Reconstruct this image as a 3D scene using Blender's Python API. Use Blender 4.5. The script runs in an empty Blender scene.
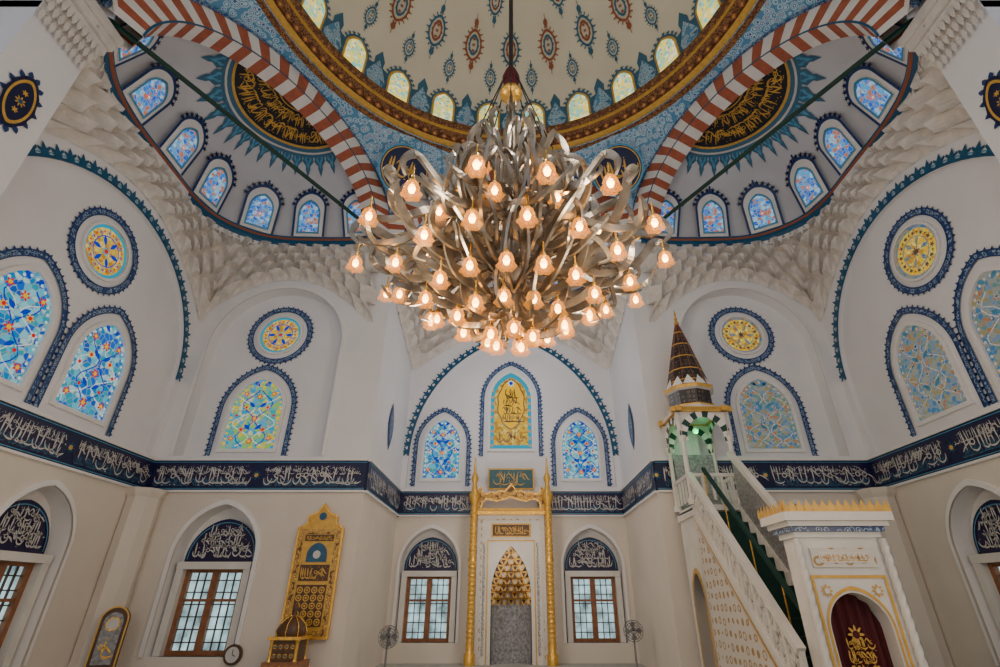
import bpy, math, random
from math import sin, cos, pi, atan2, sqrt, radians, tan
from mathutils import Vector, geometry
V=Vector
R=random.Random(7)
sc=bpy.context.scene
# ------------------------------------------------------------------ materials
def _new(name):
    m=bpy.data.materials.new(name); m.use_nodes=True
    nt=m.node_tree; return m,nt,nt.nodes['Principled BSDF']
def c4(c): return (c[0],c[1],c[2],1)
def coord(nt,scale=(1,1,1)):
    tc=nt.nodes.new('ShaderNodeTexCoord'); mp=nt.nodes.new('ShaderNodeMapping')
    mp.inputs['Scale'].default_value=scale
    nt.links.new(tc.outputs['Object'],mp.inputs['Vector']); return mp.outputs['Vector']
def simple(name,col,rough=.6,metal=0,var=.07,scale=2.5,bump=0,bscale=30,emis=0,ecol=None):
    m,nt,b=_new(name); v=coord(nt)
    n=nt.nodes.new('ShaderNodeTexNoise'); n.inputs['Scale'].default_value=scale; n.inputs['Detail'].default_value=4
    nt.links.new(v,n.inputs['Vector'])
    r=nt.nodes.new('ShaderNodeValToRGB'); r.color_ramp.elements[0].position=.3; r.color_ramp.elements[1].position=.7
    r.color_ramp.elements[0].color=c4([x*(1-var) for x in col]); r.color_ramp.elements[1].color=c4([min(1,x*(1+var)) for x in col])
    nt.links.new(n.outputs['Fac'],r.inputs['Fac']); nt.links.new(r.outputs['Color'],b.inputs['Base Color'])
    b.inputs['Roughness'].default_value=rough; b.inputs['Metallic'].default_value=metal
    if bump:
        n2=nt.nodes.new('ShaderNodeTexNoise'); n2.inputs['Scale'].default_value=bscale
        nt.links.new(v,n2.inputs['Vector'])
        bp=nt.nodes.new('ShaderNodeBump'); bp.inputs['Strength'].default_value=bump; bp.inputs['Distance'].default_value=.02
        nt.links.new(n2.outputs['Fac'],bp.inputs['Height']); nt.links.new(bp.outputs['Normal'],b.inputs['Normal'])
    if emis:
        if ecol: b.inputs['Emission Color'].default_value=c4(ecol)
        else: nt.links.new(r.outputs['Color'],b.inputs['Emission Color'])
        b.inputs['Emission Strength'].default_value=emis; b.inputs['Specular IOR Level'].default_value=.1
    return m
def floral(name,stops,scale,rough=.4,rand=.8,metal=0):
    """voronoi flower-dot pattern; stops = [(pos,col)...] constant ramp over cell distance"""
    m,nt,b=_new(name); v=coord(nt)
    w=nt.nodes.new('ShaderNodeTexNoise'); w.inputs['Scale'].default_value=scale*.7
    nt.links.new(v,w.inputs['Vector'])
    mx=nt.nodes.new('ShaderNodeMixRGB'); mx.inputs['Fac'].default_value=.06
    nt.links.new(v,mx.inputs['Color1']); nt.links.new(w.outputs['Color'],mx.inputs['Color2'])
    vo=nt.nodes.new('ShaderNodeTexVoronoi'); vo.inputs['Scale'].default_value=scale; vo.inputs['Randomness'].default_value=rand
    nt.links.new(mx.outputs['Color'],vo.inputs['Vector'])
    r=nt.nodes.new('ShaderNodeValToRGB'); cr=r.color_ramp; cr.interpolation='CONSTANT'
    cr.elements[0].position=stops[0][0]; cr.elements[0].color=c4(stops[0][1])
    cr.elements[1].position=stops[1][0]; cr.elements[1].color=c4(stops[1][1])
    for p,c in stops[2:]:
        e=cr.elements.new(p); e.color=c4(c)
    nt.links.new(vo.outputs['Distance'],r.inputs['Fac']); nt.links.new(r.outputs['Color'],b.inputs['Base Color'])
    b.inputs['Roughness'].default_value=rough; b.inputs['Metallic'].default_value=metal
    return m
def stained(name,pal,scale,strength,line=(.55,.5,.45),lw=.05):
    m,nt,b=_new(name); v=coord(nt)
    vo=nt.nodes.new('ShaderNodeTexVoronoi'); vo.inputs['Scale'].default_value=scale
    ve=nt.nodes.new('ShaderNodeTexVoronoi'); ve.feature='DISTANCE_TO_EDGE'; ve.inputs['Scale'].default_value=scale
    nt.links.new(v,vo.inputs['Vector']); nt.links.new(v,ve.inputs['Vector'])
    sp=nt.nodes.new('ShaderNodeSeparateColor'); nt.links.new(vo.outputs['Color'],sp.inputs['Color'])
    r=nt.nodes.new('ShaderNodeValToRGB'); cr=r.color_ramp; cr.interpolation='CONSTANT'
    n=len(pal); cr.elements[0].color=c4(pal[0]); cr.elements[0].position=0
    cr.elements[1].color=c4(pal[1]); cr.elements[1].position=1/n
    for i in range(2,n):
        e=cr.elements.new(i/n); e.color=c4(pal[i])
    nt.links.new(sp.outputs[0],r.inputs['Fac'])
    lt=nt.nodes.new('ShaderNodeMath'); lt.operation='LESS_THAN'; lt.inputs[1].default_value=lw
    nt.links.new(ve.outputs['Distance'],lt.inputs[0])
    mx=nt.nodes.new('ShaderNodeMixRGB'); mx.inputs['Color2'].default_value=c4(line)
    nt.links.new(lt.outputs[0],mx.inputs['Fac']); nt.links.new(r.outputs['Color'],mx.inputs['Color1'])
    dk=nt.nodes.new('ShaderNodeMixRGB'); dk.blend_type='MULTIPLY'; dk.inputs['Fac'].default_value=1; dk.inputs['Color2'].default_value=(.12,.12,.12,1)
    nt.links.new(mx.outputs['Color'],dk.inputs['Color1']); nt.links.new(dk.outputs['Color'],b.inputs['Base Color'])
    nt.links.new(mx.outputs['Color'],b.inputs['Emission Color'])
    b.inputs['Emission Strength'].default_value=strength; b.inputs['Roughness'].default_value=.5; b.inputs['Specular IOR Level'].default_value=.1
    return m
def glow(name,col,s): return simple(name,[x*.25 for x in col],.5,0,.12,6,0,30,s,col)
M={}
M['plaster']=simple('plaster_white',(.80,.79,.81),.75,var=.04,scale=.6,bump=.15,bscale=14)
M['plaster_low']=simple('plaster_warm_lit',(.74,.67,.59),.75,var=.06,scale=.7,bump=.15,bscale=14)  # creamier than the upper plaster: warm chandelier light put into the colour
M['plaster_trim']=simple('plaster_trim',(.84,.82,.81),.6,var=.04)
M['muq']=simple('muqarnas_plaster',(.72,.67,.62),.75,var=.10,scale=4,bump=.4,bscale=16)
M['dome']=simple('dome_cream',(.82,.76,.62),.8,var=.05,scale=.8)
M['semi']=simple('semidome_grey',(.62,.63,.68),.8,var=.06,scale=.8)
M['marble']=simple('white_marble',(.74,.71,.66),.35,var=.08,scale=2)
M['gmarble']=simple('grey_marble',(.28,.28,.29),.3,var=.45,scale=14)
M['navy']=simple('navy_tile',(.004,.007,.055),.35,var=.3,scale=8)
M['indigo']=simple('indigo_tile',(.014,.008,.055),.35,var=.3,scale=8)
M['teal']=simple('teal_blue',(.008,.09,.19),.4,var=.2,scale=8)
M['blue']=simple('slate_blue',(.014,.045,.17),.4,var=.2,scale=8)
M['sky']=simple('sky_blue',(.08,.34,.56),.4,var=.2,scale=8)
M['green']=simple('dark_green',(.01,.05,.04),.4)
M['teald']=simple('teal_panel',(.01,.10,.12),.3)
M['red']=simple('brick_red',(.42,.11,.055),.6,var=.15,scale=6)
M['white']=simple('arch_white',(.82,.79,.76),.6)
M['brown']=simple('motif_brown',(.34,.10,.05),.6)
M['tealm']=simple('motif_teal',(.04,.15,.26),.6)
M['ink']=simple('calligraphy_white',(.62,.60,.58),.4)
M['black']=simple('black_ground',(.010,.010,.018),.4)
M['gold']=simple('gold',(.85,.48,.09),.26,.6,var=.2,scale=14,bump=.3,bscale=50)
M['goldp']=simple('gold_paint',(.70,.40,.07),.4,.15,var=.15,scale=10)
M['orn']=floral('gold_ornament',[(0,(.05,.03,.01)),(.10,(.75,.48,.12)),(.30,(.28,.13,.04)),(.42,(.62,.36,.09)),(.6,(.12,.06,.02))],9,.4,.7,.3)
M['cornice']=floral('cornice_goldbrown',[(0,(.50,.26,.08)),(.16,(.08,.03,.012)),(.3,(.36,.16,.05)),(.48,(.13,.045,.016))],9,.5,.5)
M['pend']=floral('pendentive_tile',[(0,(.45,.12,.08)),(.08,(.70,.73,.76)),(.17,(.02,.10,.36)),(.27,(.52,.67,.78)),(.38,(.06,.26,.50)),(.46,(.42,.60,.72)),(.6,(.08,.28,.5))],6.5,.45,.8)
M['border']=floral('border_tile',[(0,(.5,.6,.7)),(.16,(.015,.045,.18)),(.36,(.30,.42,.56)),(.50,(.02,.06,.20))],11,.35,.6)
M['hexp']=floral('marble_gold_inlay',[(0,(.42,.23,.05)),(.14,(.68,.63,.56)),(.30,(.42,.25,.07)),(.40,(.70,.65,.58))],5,.4,.15)
M['spire']=floral('spire_pattern',[(0,(.50,.28,.08)),(.11,(.03,.028,.03)),(.30,(.22,.17,.12)),(.37,(.035,.03,.035))],9,.4,.15,.2)
M['steel']=simple('chandelier_silver',(.36,.315,.26),.30,.8,var=.38,scale=4)
M['wood']=simple('brown_wood',(.28,.11,.045),.45,var=.25,scale=6)
M['woodd']=simple('dark_wood',(.09,.04,.018),.45,var=.25,scale=6)
M['curtain']=simple('red_velvet',(.08,.006,.009),.85)
M['carpet']=simple('green_carpet',(.008,.045,.035),.9)
M['floor']=simple('carpet_floor',(.40,.41,.38),.95,var=.15)
M['fan']=simple('fan_plastic',(.20,.20,.21),.4)
M['day']=simple('day_glass',(.30,.46,.50),.2,0,.65,3,0,30,1.1)
M['gA']=stained('stained_blue',[(.005,.08,.46),(.01,.32,.60),(.38,.60,.62),(.005,.20,.48),(.08,.46,.60),(.22,.55,.62),(.005,.12,.55),(.01,.30,.40)],8,.95,(.26,.36,.38))
M['gB']=stained('stained_mint',[(.08,.46,.34),(.58,.52,.06),(.01,.30,.58),(.52,.60,.36),(.05,.38,.62),(.22,.52,.10),(.02,.38,.38)],9,.90,(.32,.34,.24))
M['gC']=stained('stained_dim_backlit',[(.19,.28,.38),(.32,.33,.27),(.07,.21,.38),(.42,.20,.09),(.14,.27,.24),(.34,.28,.12)],10,.60,(.34,.33,.31))  # right-hand glass: weaker backlight put into greyer colours and lower emission
M['gY']=stained('stained_gold',[(.76,.40,.01),(.62,.46,.05),(.50,.22,.01),(.76,.56,.12)],10,.95,(.40,.28,.08))
M['gD']=stained('stained_dome',[(.90,.68,.06),(.50,.62,.14),(.92,.80,.32),(.18,.55,.42)],8,1.3)
M['gS']=stained('stained_small',[(.02,.20,.70),(.05,.36,.75),(.32,.58,.78),(.01,.12,.6),(.50,.16,.10)],9,.95,(.3,.38,.5))
M['pr']=glow('pane_red',(.62,.015,.01),.9); M['py']=glow('pane_yellow',(.82,.46,.015),.9)
M['pb']=glow('pane_blue',(.005,.04,.50),.8); M['pt']=glow('pane_turq',(.01,.34,.50),.8)
M['pw']=glow('pane_white',(.62,.70,.64),.85); M['po']=glow('pane_orange',(.82,.14,.01),.85)
M['bulb']=simple('bulb_warm',(1,.8,.5),.4,0,0,3,0,30,20,(1,.50,.13))
M['led']=simple('green_led',(.1,1,.3),.4,0,0,3,0,30,2,(.05,1,.25))
def shade_mat():
    m,nt,b=_new('lamp_glass')
    b.inputs['Base Color'].default_value=(.30,.12,.03,1); b.inputs['Roughness'].default_value=.2; b.inputs['Specular IOR Level'].default_value=.25
    b.inputs['Emission Color'].default_value=(1,.34,.03,1); b.inputs['Emission Strength'].default_value=1.5
    b.inputs['Alpha'].default_value=.45
    return m
M['shade']=shade_mat()
# ------------------------------------------------------------------ mesh builder
class MB:
    def __init__(s): s.v=[];s.f=[];s.m=[];s.sm=[];s.slots=[]
    def mi(s,mat):
        if mat not in s.slots: s.slots.append(mat)
        return s.slots.index(mat)
    def face(s,pts,mat,smooth=False):
        b=len(s.v); s.v.extend([tuple(p) for p in pts]); s.f.append(tuple(range(b,b+len(pts)))); s.m.append(s.mi(mat)); s.sm.append(smooth)
    def poly(s,pts,F,d,mat): s.face([F(x,y,d) for x,y in pts],mat)
    def grid(s,fn,nu,nv,mat,smooth=True,matfn=None):
        b=len(s.v)
        for j in range(nv+1):
            for i in range(nu+1): s.v.append(tuple(fn(i/nu,j/nv)))
        for j in range(nv):
            for i in range(nu):
                a=b+j*(nu+1)+i; s.f.append((a,a+1,a+nu+2,a+nu+1)); s.m.append(s.mi(matfn(i,j) if matfn else mat)); s.sm.append(smooth)
    def strip(s,A,B,mat,closed=False,smooth=False):
        n=len(A); b=len(s.v); s.v.extend([tuple(p) for p in A]); s.v.extend([tuple(p) for p in B])
        for i in range(n if closed else n-1):
            j=(i+1)%n; s.f.append((b+i,b+j,b+n+j,b+n+i)); s.m.append(s.mi(mat)); s.sm.append(smooth)
    def ring2(s,O,I,F,d,mat,closed=False): s.strip([F(x,y,d) for x,y in O],[F(x,y,d) for x,y in I],mat,closed)
    def ribbon(s,pts,F,d,w,mat):
        n=len(pts);A=[];B=[]
        for i in range(n):
            p0=pts[max(0,i-1)];p1=pts[min(n-1,i+1)]
            dx,dy=p1[0]-p0[0],p1[1]-p0[1]; l=sqrt(dx*dx+dy*dy) or 1
            ww=(w(i/(n-1)) if callable(w) else w)/2
            A.append(F(pts[i][0]-dy/l*ww,pts[i][1]+dx/l*ww,d)); B.append(F(pts[i][0]+dy/l*ww,pts[i][1]-dx/l*ww,d))
        s.strip(A,B,mat)
    def box(s,F,x0,x1,y0,y1,d0,d1,mat):
        P=[F(x,y,d) for d in (d0,d1) for y in (y0,y1) for x in (x0,x1)]
        b=len(s.v); s.v.extend([tuple(p) for p in P])
        for q in ((0,1,3,2),(4,5,7,6),(0,1,5,4),(2,3,7,6),(0,2,6,4),(1,3,7,5)):
            s.f.append(tuple(b+k for k in q)); s.m.append(s.mi(mat)); s.sm.append(False)
    def lathe(s,prof,c,n,mat,smooth=True,a0=0,a1=2*pi,matfn=None):
        c=V(c); k=len(prof)-1
        def fn(u,t):
            j=int(round(t*k)); a=a0+(a1-a0)*u; r,z=prof[j]; return c+V((r*cos(a),r*sin(a),z))
        s.grid(fn,n,k,mat,smooth,matfn)
    def sweep(s,P,w,th,side,mat):
        n=len(P); L=[[],[],[],[]]
        for i in range(n):
            T=(P[min(n-1,i+1)]-P[max(0,i-1)]).normalized(); S=side(i,T); N=T.cross(S).normalized()
            ww=(w(i/(n-1)) if callable(w) else w)/2; t=th/2
            for k,(a,b_) in enumerate(((1,1),(-1,1),(-1,-1),(1,-1))): L[k].append(P[i]+N*ww*a+S*t*b_)
        for k in range(4): s.strip(L[k],L[(k+1)%4],mat,smooth=False)
        s.face([L[k][0] for k in range(4)],mat); s.face([L[k][-1] for k in range(4)],mat)
    def tube(s,P,r,n,mat):
        P=[V(p) for p in P]; rings=[]
        for i,p in enumerate(P):
            T=(P[min(len(P)-1,i+1)]-P[max(0,i-1)]).normalized()
            A=T.cross(V((0.13,.21,1))); 
            if A.length<.1: A=T.cross(V((1,0,0)))
            A.normalize(); B=T.cross(A); rr=r(i/(len(P)-1)) if callable(r) else r
            rings.append([p+A*rr*cos(2*pi*k/n)+B*rr*sin(2*pi*k/n) for k in range(n)])
        for a,b in zip(rings,rings[1:]): s.strip(a,b,mat,True,True)
    def wall(s,outer,holes,F,d,mat):
        loops=[[V((x,y,0)) for x,y in outer]]+[[V((x,y,0)) for x,y in h] for h in holes]
        flat=[p for l in loops for p in l]; b=len(s.v)
        s.v.extend([tuple(F(p.x,p.y,d)) for p in flat])
        for t in geometry.tessellate_polygon(loops):
            s.f.append((b+t[0],b+t[1],b+t[2])); s.m.append(s.mi(mat)); s.sm.append(False)
    def done(s,name,parent=None):
        me=bpy.data.meshes.new(name); me.from_pydata(s.v,[],s.f)
        for k in s.slots: me.materials.append(M[k])
        me.polygons.foreach_set('material_index',s.m); me.polygons.foreach_set('use_smooth',s.sm); me.update()
        o=bpy.data.objects.new(name,me); sc.collection.objects.link(o)
        if parent: o.parent=parent
        return o
def empty(name):
    o=bpy.data.objects.new(name,None); sc.collection.objects.link(o); return o
def frame(o,u,v,n):
    o,u,v,n=V(o),V(u).normalized(),V(v).normalized(),V(n).normalized()
    return lambda x,y,d=0: o+u*x+v*y+n*d
def arch(cx,half,z0,zs,za,n=12):
    rise=za-zs; Rt=[]
    if rise>half*1.001:
        r=(half*half+rise*rise)/(2*half); a1=atan2(rise,r-half)
        for i in range(n+1): a=a1*i/n; Rt.append((half-r+r*cos(a),r*sin(a)))
    else:
        for i in range(n+1): a=pi/2*i/n; Rt.append((half*cos(a),rise*sin(a)))
    L=[(cx-half,z0)]+[(cx-x,zs+y) for x,y in Rt]+[(cx+x,zs+y) for x,y in Rt[-2::-1]]+[(cx+half,z0)]
    return L
def circ(cx,cy,r,n=32): return [(cx+r*cos(2*pi*k/n),cy+r*sin(2*pi*k/n)) for k in range(n)]
def resample(pts,step):
    out=[];acc=0
    tot=sum(sqrt((b[0]-a[0])**2+(b[1]-a[1])**2) for a,b in zip(pts,pts[1:])); n=max(2,int(tot/step)); st=tot/n; nxt=st/2
    for a,b in zip(pts,pts[1:]):
        l=sqrt((b[0]-a[0])**2+(b[1]-a[1])**2)
        if l<1e-6: continue
        while nxt<=acc+l:
            t=(nxt-acc)/l; dx,dy=(b[0]-a[0])/l,(b[1]-a[1])/l
            out.append((a[0]+dx*l*t,a[1]+dy*l*t,dx,dy)); nxt+=st
        acc+=l
    return out
LILY=[(-.42,0),(-.30,.30),(-.56,.55),(-.50,.72),(-.2,.55),(-.14,.75),(0,1.08),(.14,.75),(.2,.55),(.50,.72),(.56,.55),(.30,.30),(.42,0)]
def along(mb,pts,step,F,d,shape,size,mat,flip=1):
    for x,y,dx,dy in resample(pts,step):
        nx,ny=-dy*flip,dx*flip
        mb.poly([(x+dx*a*size+nx*b*size, y+dy*a*size+ny*b*size) for a,b in shape],F,d,mat)
def rosette(mb,F,x,y,r,n,m1,m2,d,e=.3):
    K=n*6
    mb.poly([(x+r*(1-e+e*cos(n*2*pi*k/K))*cos(2*pi*k/K),y+r*(1-e+e*cos(n*2*pi*k/K))*sin(2*pi*k/K)) for k in range(K)],F,d,m1)
    if m2: mb.poly(circ(x,y,r*.42,12),F,d+.006,m2)
def leaf(mb,F,x,y,ang,l,w,d,mat):
    n=6; up_=[(l*i/n, w*sin(pi*i/n)) for i in range(n+1)]; dn=[(l*i/n,-w*sin(pi*i/n)) for i in range(n-1,0,-1)]
    mb.poly([(x+a*cos(ang)-b*sin(ang),y+a*sin(ang)+b*cos(ang)) for a,b in up_+dn],F,d,mat)
def calli(mb,F,x0,x1,y0,y1,d,mat,rnd=R,dens=1,th=1):
    H=y1-y0; x=x0+.05*H
    tw=lambda t:(.030*H+.070*H*sin(pi*min(1,max(0,t))))*th
    while x<x1-.40*H:
        k=rnd.random(); w=H*rnd.uniform(.3,.55); j=rnd.uniform(-.06,.06)*H
        if k<.42:
            s=rnd.uniform(-.06,.08)*H; top=rnd.uniform(.82,.97)
            mb.ribbon([(x+s*t/4,y0+H*(.22+(top-.22)*t/4)) for t in range(5)],F,d,tw,mat)
            if rnd.random()<.6: mb.ribbon([(x+w*t/6,y0+H*(.22-.1*sin(pi*t/6))) for t in range(7)],F,d,tw,mat)
        elif k<.68:
            mb.ribbon([(x+w/2-w/2*cos(pi*t/8),y0+H*.42+j-H*.30*sin(pi*t/8)) for t in range(9)],F,d,tw,mat)
        elif k<.85:
            r=.10*H; cx,cy=x+r,y0+.5*H+j
            mb.ribbon([(cx+r*cos(2*pi*t/10),cy+r*sin(2*pi*t/10)) for t in range(11)],F,d,.05*H,mat)
            mb.ribbon([(cx+r+w*t/6*.8,cy-H*.25*(t/6)**2) for t in range(7)],F,d,tw,mat)
        else:
            mb.ribbon([(x+w*1.2*t/8,y0+H*(.62+.18*sin(1.7*pi*t/8))) for t in range(9)],F,d,tw,mat)
        for _ in range(2):
            if rnd.random()<.6:
                px,py,q=x+w*rnd.random(),y0+H*rnd.choice([.06,.55,.66,.78,.90]),.035*H
                mb.poly([(px-q,py),(px,py-q),(px+q,py),(px,py+q)],F,d,mat)
        x+=w*.62/dens
def mandorla(w,h,n=20,e=.06,l=12):
    out=[]
    for k in range(n*2):
        t=k/n; y=h*cos(pi*t); s=1 if t<1 else -1
        q=abs(sin(pi*t))**1.25*w*(1+e*cos(l*pi*t)); out.append((s*q,y))
    return out
# ------------------------------------------------------------------ layout constants
XW,YF,YR,XN=9.3,13.05,17.2,3.72
RC=.13
CY=5.82; AP=7.2; HS=4.16; ZS=12.0; RISE=3.0
BB,BT=4.06,4.80     # inscription band
up=V((0,0,1))
FF=frame((0,YF,0),(1,0,0),up,(0,-1,0))
FR_=frame((0,YR,0),(1,0,0),up,(0,-1,0))
FL=frame((-XW,0,0),(0,1,0),up,(1,0,0))
FRt=frame((XW,0,0),(0,1,0),up,(-1,0,0))
FNL=frame((-XN,0,0),(0,1,0),up,(1,0,0))
FNR=frame((XN,0,0),(0,1,0),up,(-1,0,0))
mb=MB(); mb.face([(-XW,-3,0),(XW,-3,0),(XW,YF,0),(-XW,YF,0)],'floor'); mb.face([(-XN,YF,0),(XN,YF,0),(XN,YR,0),(-XN,YR,0)],'floor'); mb.done('floor')
wn=[0]
def wname(): wn[0]+=1; return 'window_%d'%wn[0]
PET=[(-.4,0),(-.2,.35),(0,.75),(.2,.35),(.4,0)]
# ---- stained glass windows
def stained_window(F,cx,half,z0,zs,za,d,glass,seed=0,border=True,gold=False,sz=1):
    mb=MB(); rn=random.Random(seed)
    if border:
        O=arch(cx,half+.36,z0-.26,zs,za+.46); I=arch(cx,half+.25,z0-.26,zs,za+.32)
        mb.ring2(O,I,F,d+.02,'border'); 
        mb.ribbon(O,F,d+.03,.03,'blue'); mb.ribbon(I,F,d+.03,.025,'blue')
        along(mb,O[::-1],.15,F,d+.025,PET,.11,'blue',-1)
    O=arch(cx,half+.09,z0-.09,zs,za+.11); I=arch(cx,half,z0,zs,za)
    P=[F(x,y,d+.07) for x,y in O]; Q=[F(x,y,d+.07) for x,y in I]
    mb.strip(P,Q,'plaster_trim',True); mb.strip(P,[F(x,y,d) for x,y in O],'plaster_trim',True); mb.strip(Q,[F(x,y,d) for x,y in I],'plaster_trim',True)
    mb.poly(I,F,d+.012,glass)
    H=za-z0
    if gold:
        mb.ring2(I,arch(cx,half-.13,z0+.14,zs,za-.18),F,d+.02,'pt',True)
        calli(mb,F,cx-half*.7,cx+half*.75,z0+.2,z0+.72,d+.03,'wood',rn,1.4)
        O2=mandorla(half*.66,H*.33,20,.05,10); mb.poly([(cx+x,z0+.72+H*.33+y) for x,y in O2],F,d+.024,'py'); mb.ribbon([(cx+x,z0+.72+H*.33+y) for x,y in O2+O2[:1]],F,d+.03,.045,'wood')
        for i in range(4): calli(mb,F,cx-half*(.50-.06*i),cx+half*(.62-.08*i),z0+.95+i*.30,z0+1.32+i*.30,d+.034,'woodd',rn,1.6)
        for q in (-.16,0,.16): mb.ribbon([(cx+q+.05*sin(t),z0+1.7+.09*t) for t in range(7)],F,d+.036,.035,'woodd')
        rosette(mb,F,cx,za-.42,.17,8,'pw','pb',d+.03)
        for s in (-1,1):
            for k in range(9): rosette(mb,F,cx+s*(half-.065),z0+.12+k*.26,.055,5,'py','pr',d+.03)
    else:
        pale=glass=='gC'
        cols=['pr','py','pw','pt','pb'] if not pale else ['plaster_trim','border','gC','plaster_trim','sky']
        if glass=='gB': cols=['pr','py','pt','po','pb']
        q=.6 if pale else 1
        rows=int(H/.32)
        for s in (-1,1):
            mb.ribbon([(cx+s*half*(.45+.38*sin(t*.9+seed)),z0+.08+(zs-z0+.3)*t/12) for t in range(13)],F,d+.018,.025,'pw' if not pale else 'plaster_trim')
            mb.ribbon([(cx+s*half*(.30-.28*sin(t*.9+seed)),z0+.08+(H*.8)*t/12) for t in range(13)],F,d+.018,.03,'pb' if not pale else 'plaster_trim')
        for k in range(rows):
            y=z0+.22+k*(H-.42)/max(1,rows-1)
            wmax=half*(1 if y<zs else max(.05,1-((y-zs)/(za-zs))**1.6))
            if k%2==0:
                rosette(mb,F,cx,y,.10*sz*q,6,cols[0],cols[1],d+.022)
                if wmax>half*.6:
                    for s in (-1,1): rosette(mb,F,cx+s*wmax*.72,y+.08,.085*sz*q,5,cols[2] if k%4 else cols[0],cols[0] if k%4 else cols[1],d+.022)
            else:
                for s in (-1,1):
                    if wmax>half*.45: rosette(mb,F,cx+s*wmax*.42,y,.085*sz*q,6,cols[3 if k%4==1 else 1],cols[0],d+.022)
                    leaf(mb,F,cx+s*.06,y,pi/2-s*.9,.24,.05,d+.02,cols[4])
        along(mb,arch(cx,half-.06,z0+.06,zs,za-.09),.15,F,d+.02,circ(0,0,.35,8),.10,('py' if glass=='gB' else 'pw') if not pale else 'plaster_trim')
    return mb.done(wname())
def round_window(F,cx,cy,d,pale=False,ro=1.0):
    mb=MB()
    mb.ring2(circ(cx,cy,ro,48),circ(cx,cy,ro*.86,48),F,d+.02,'border',True)
    for r_ in (ro,ro*.86): mb.ring2(circ(cx,cy,r_+.015,48),circ(cx,cy,r_-.015,48),F,d+.03,'blue',True)
    cc=circ(cx,cy,ro,48); along(mb,cc+[cc[0]],.15,F,d+.024,PET,.10,'blue',-1)
    rg=ro*.64
    P=[F(x,y,d+.07) for x,y in circ(cx,cy,rg+.06,48)];Q=[F(x,y,d+.07) for x,y in circ(cx,cy,rg,48)]
    mb.strip(P,Q,'plaster_trim',True); mb.strip(P,[F(x,y,d) for x,y in circ(cx,cy,rg+.06,48)],'plaster_trim',True)
    mb.poly(circ(cx,cy,rg,48),F,d+.012,'gC' if pale==1 else 'gY')
    pp=['pr','pb','pt','pw'] if not pale else ['wood','gC','border','plaster_trim']
    mb.ring2(circ(cx,cy,rg,48),circ(cx,cy,rg*.88,48),F,d+.016,'pt' if not pale else 'gC',True)
    for k in range(12):
        a=2*pi*k/12
        if k%2==0: leaf(mb,F,cx+.14*cos(a),cy+.14*sin(a),a,rg*.40,.05,d+.02,pp[1])
        rosette(mb,F,cx+rg*.72*cos(a+pi/12),cy+rg*.72*sin(a+pi/12),.065,5,pp[2],pp[0],d+.022)
        rosette(mb,F,cx+rg*.74*cos(a),cy+rg*.74*sin(a),.035,5,pp[0],None,d+.022)
    mb.ring2(circ(cx,cy,rg*.60,32),circ(cx,cy,rg*.56,32),F,d+.024,pp[1],True)
    rosette(mb,F,cx,cy,.13,8,pp[2],pp[0],d+.026)
    return mb.done(wname())
def sash_window(F,cx,half,z0,z1,d,lz0,lza,seed):
    mb=MB(); rn=random.Random(seed)
    mb.box(F,cx-half-.02,cx-half+.14,z0,z1+.1,d,d+.30,'marble'); mb.box(F,cx+half-.14,cx+half+.02,z0,z1+.1,d,d+.30,'marble')
    mb.box(F,cx-half-.02,cx+half+.02,z1-.02,z1+.14,d,d+.32,'marble'); mb.box(F,cx-half-.02,cx+half+.02,z0-.12,z0,d,d+.34,'marble')
    a,b=cx-half+.14,cx+half-.14
    mb.face([F(a,z0,d+.02),F(b,z0,d+.02),F(b,z1,d+.02),F(a,z1,d+.02)],'day')
    for x0,x1 in ((a,a+.10),(b-.10,b),(cx-.08,cx+.08)): mb.box(F,x0,x1,z0,z1,d+.03,d+.14,'wood')
    for y0,y1 in ((z0,z0+.1),(z1-.09,z1)): mb.box(F,a,b,y0,y1,d+.03,d+.13,'wood')
    for L,Rr in ((a+.1,cx-.08),(cx+.08,b-.1)):
        for k in range(1,3): x=L+(Rr-L)*k/3; mb.box(F,x-.012,x+.012,z0,z1,d+.04,d+.08,'woodd')
        n=int((z1-z0)/.24)
        for k in range(1,n): y=z0+(z1-z0)*k/n; mb.box(F,L,Rr,y-.012,y+.012,d+.04,d+.08,'woodd')
        y=z0+(z1-z0)*.62; mb.box(F,L,Rr,y-.03,y+.03,d+.03,d+.12,'wood')
    O=arch(cx,half,lz0,lz0+.08,lza); mb.poly(O,F,d+.10,'indigo'); O2=arch(cx,half-.05,lz0+.05,lz0+.10,lza-.07)
    mb.ring2(O,O2,F,d+.115,'navy'); mb.ribbon(arch(cx,half-.06,lz0+.06,lz0+.12,lza-.09),F,d+.12,.018,'sky')
    h=lza-lz0
    for q in range(3):
        calli(mb,F,cx-half*(.84-.17*q),cx+half*(.88-.16*q),lz0+.08+h*.24*q,lz0+.10+h*(.36+.22*q),d+.125,'ink',rn,1.5,.95)
    return mb.done(wname())
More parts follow.
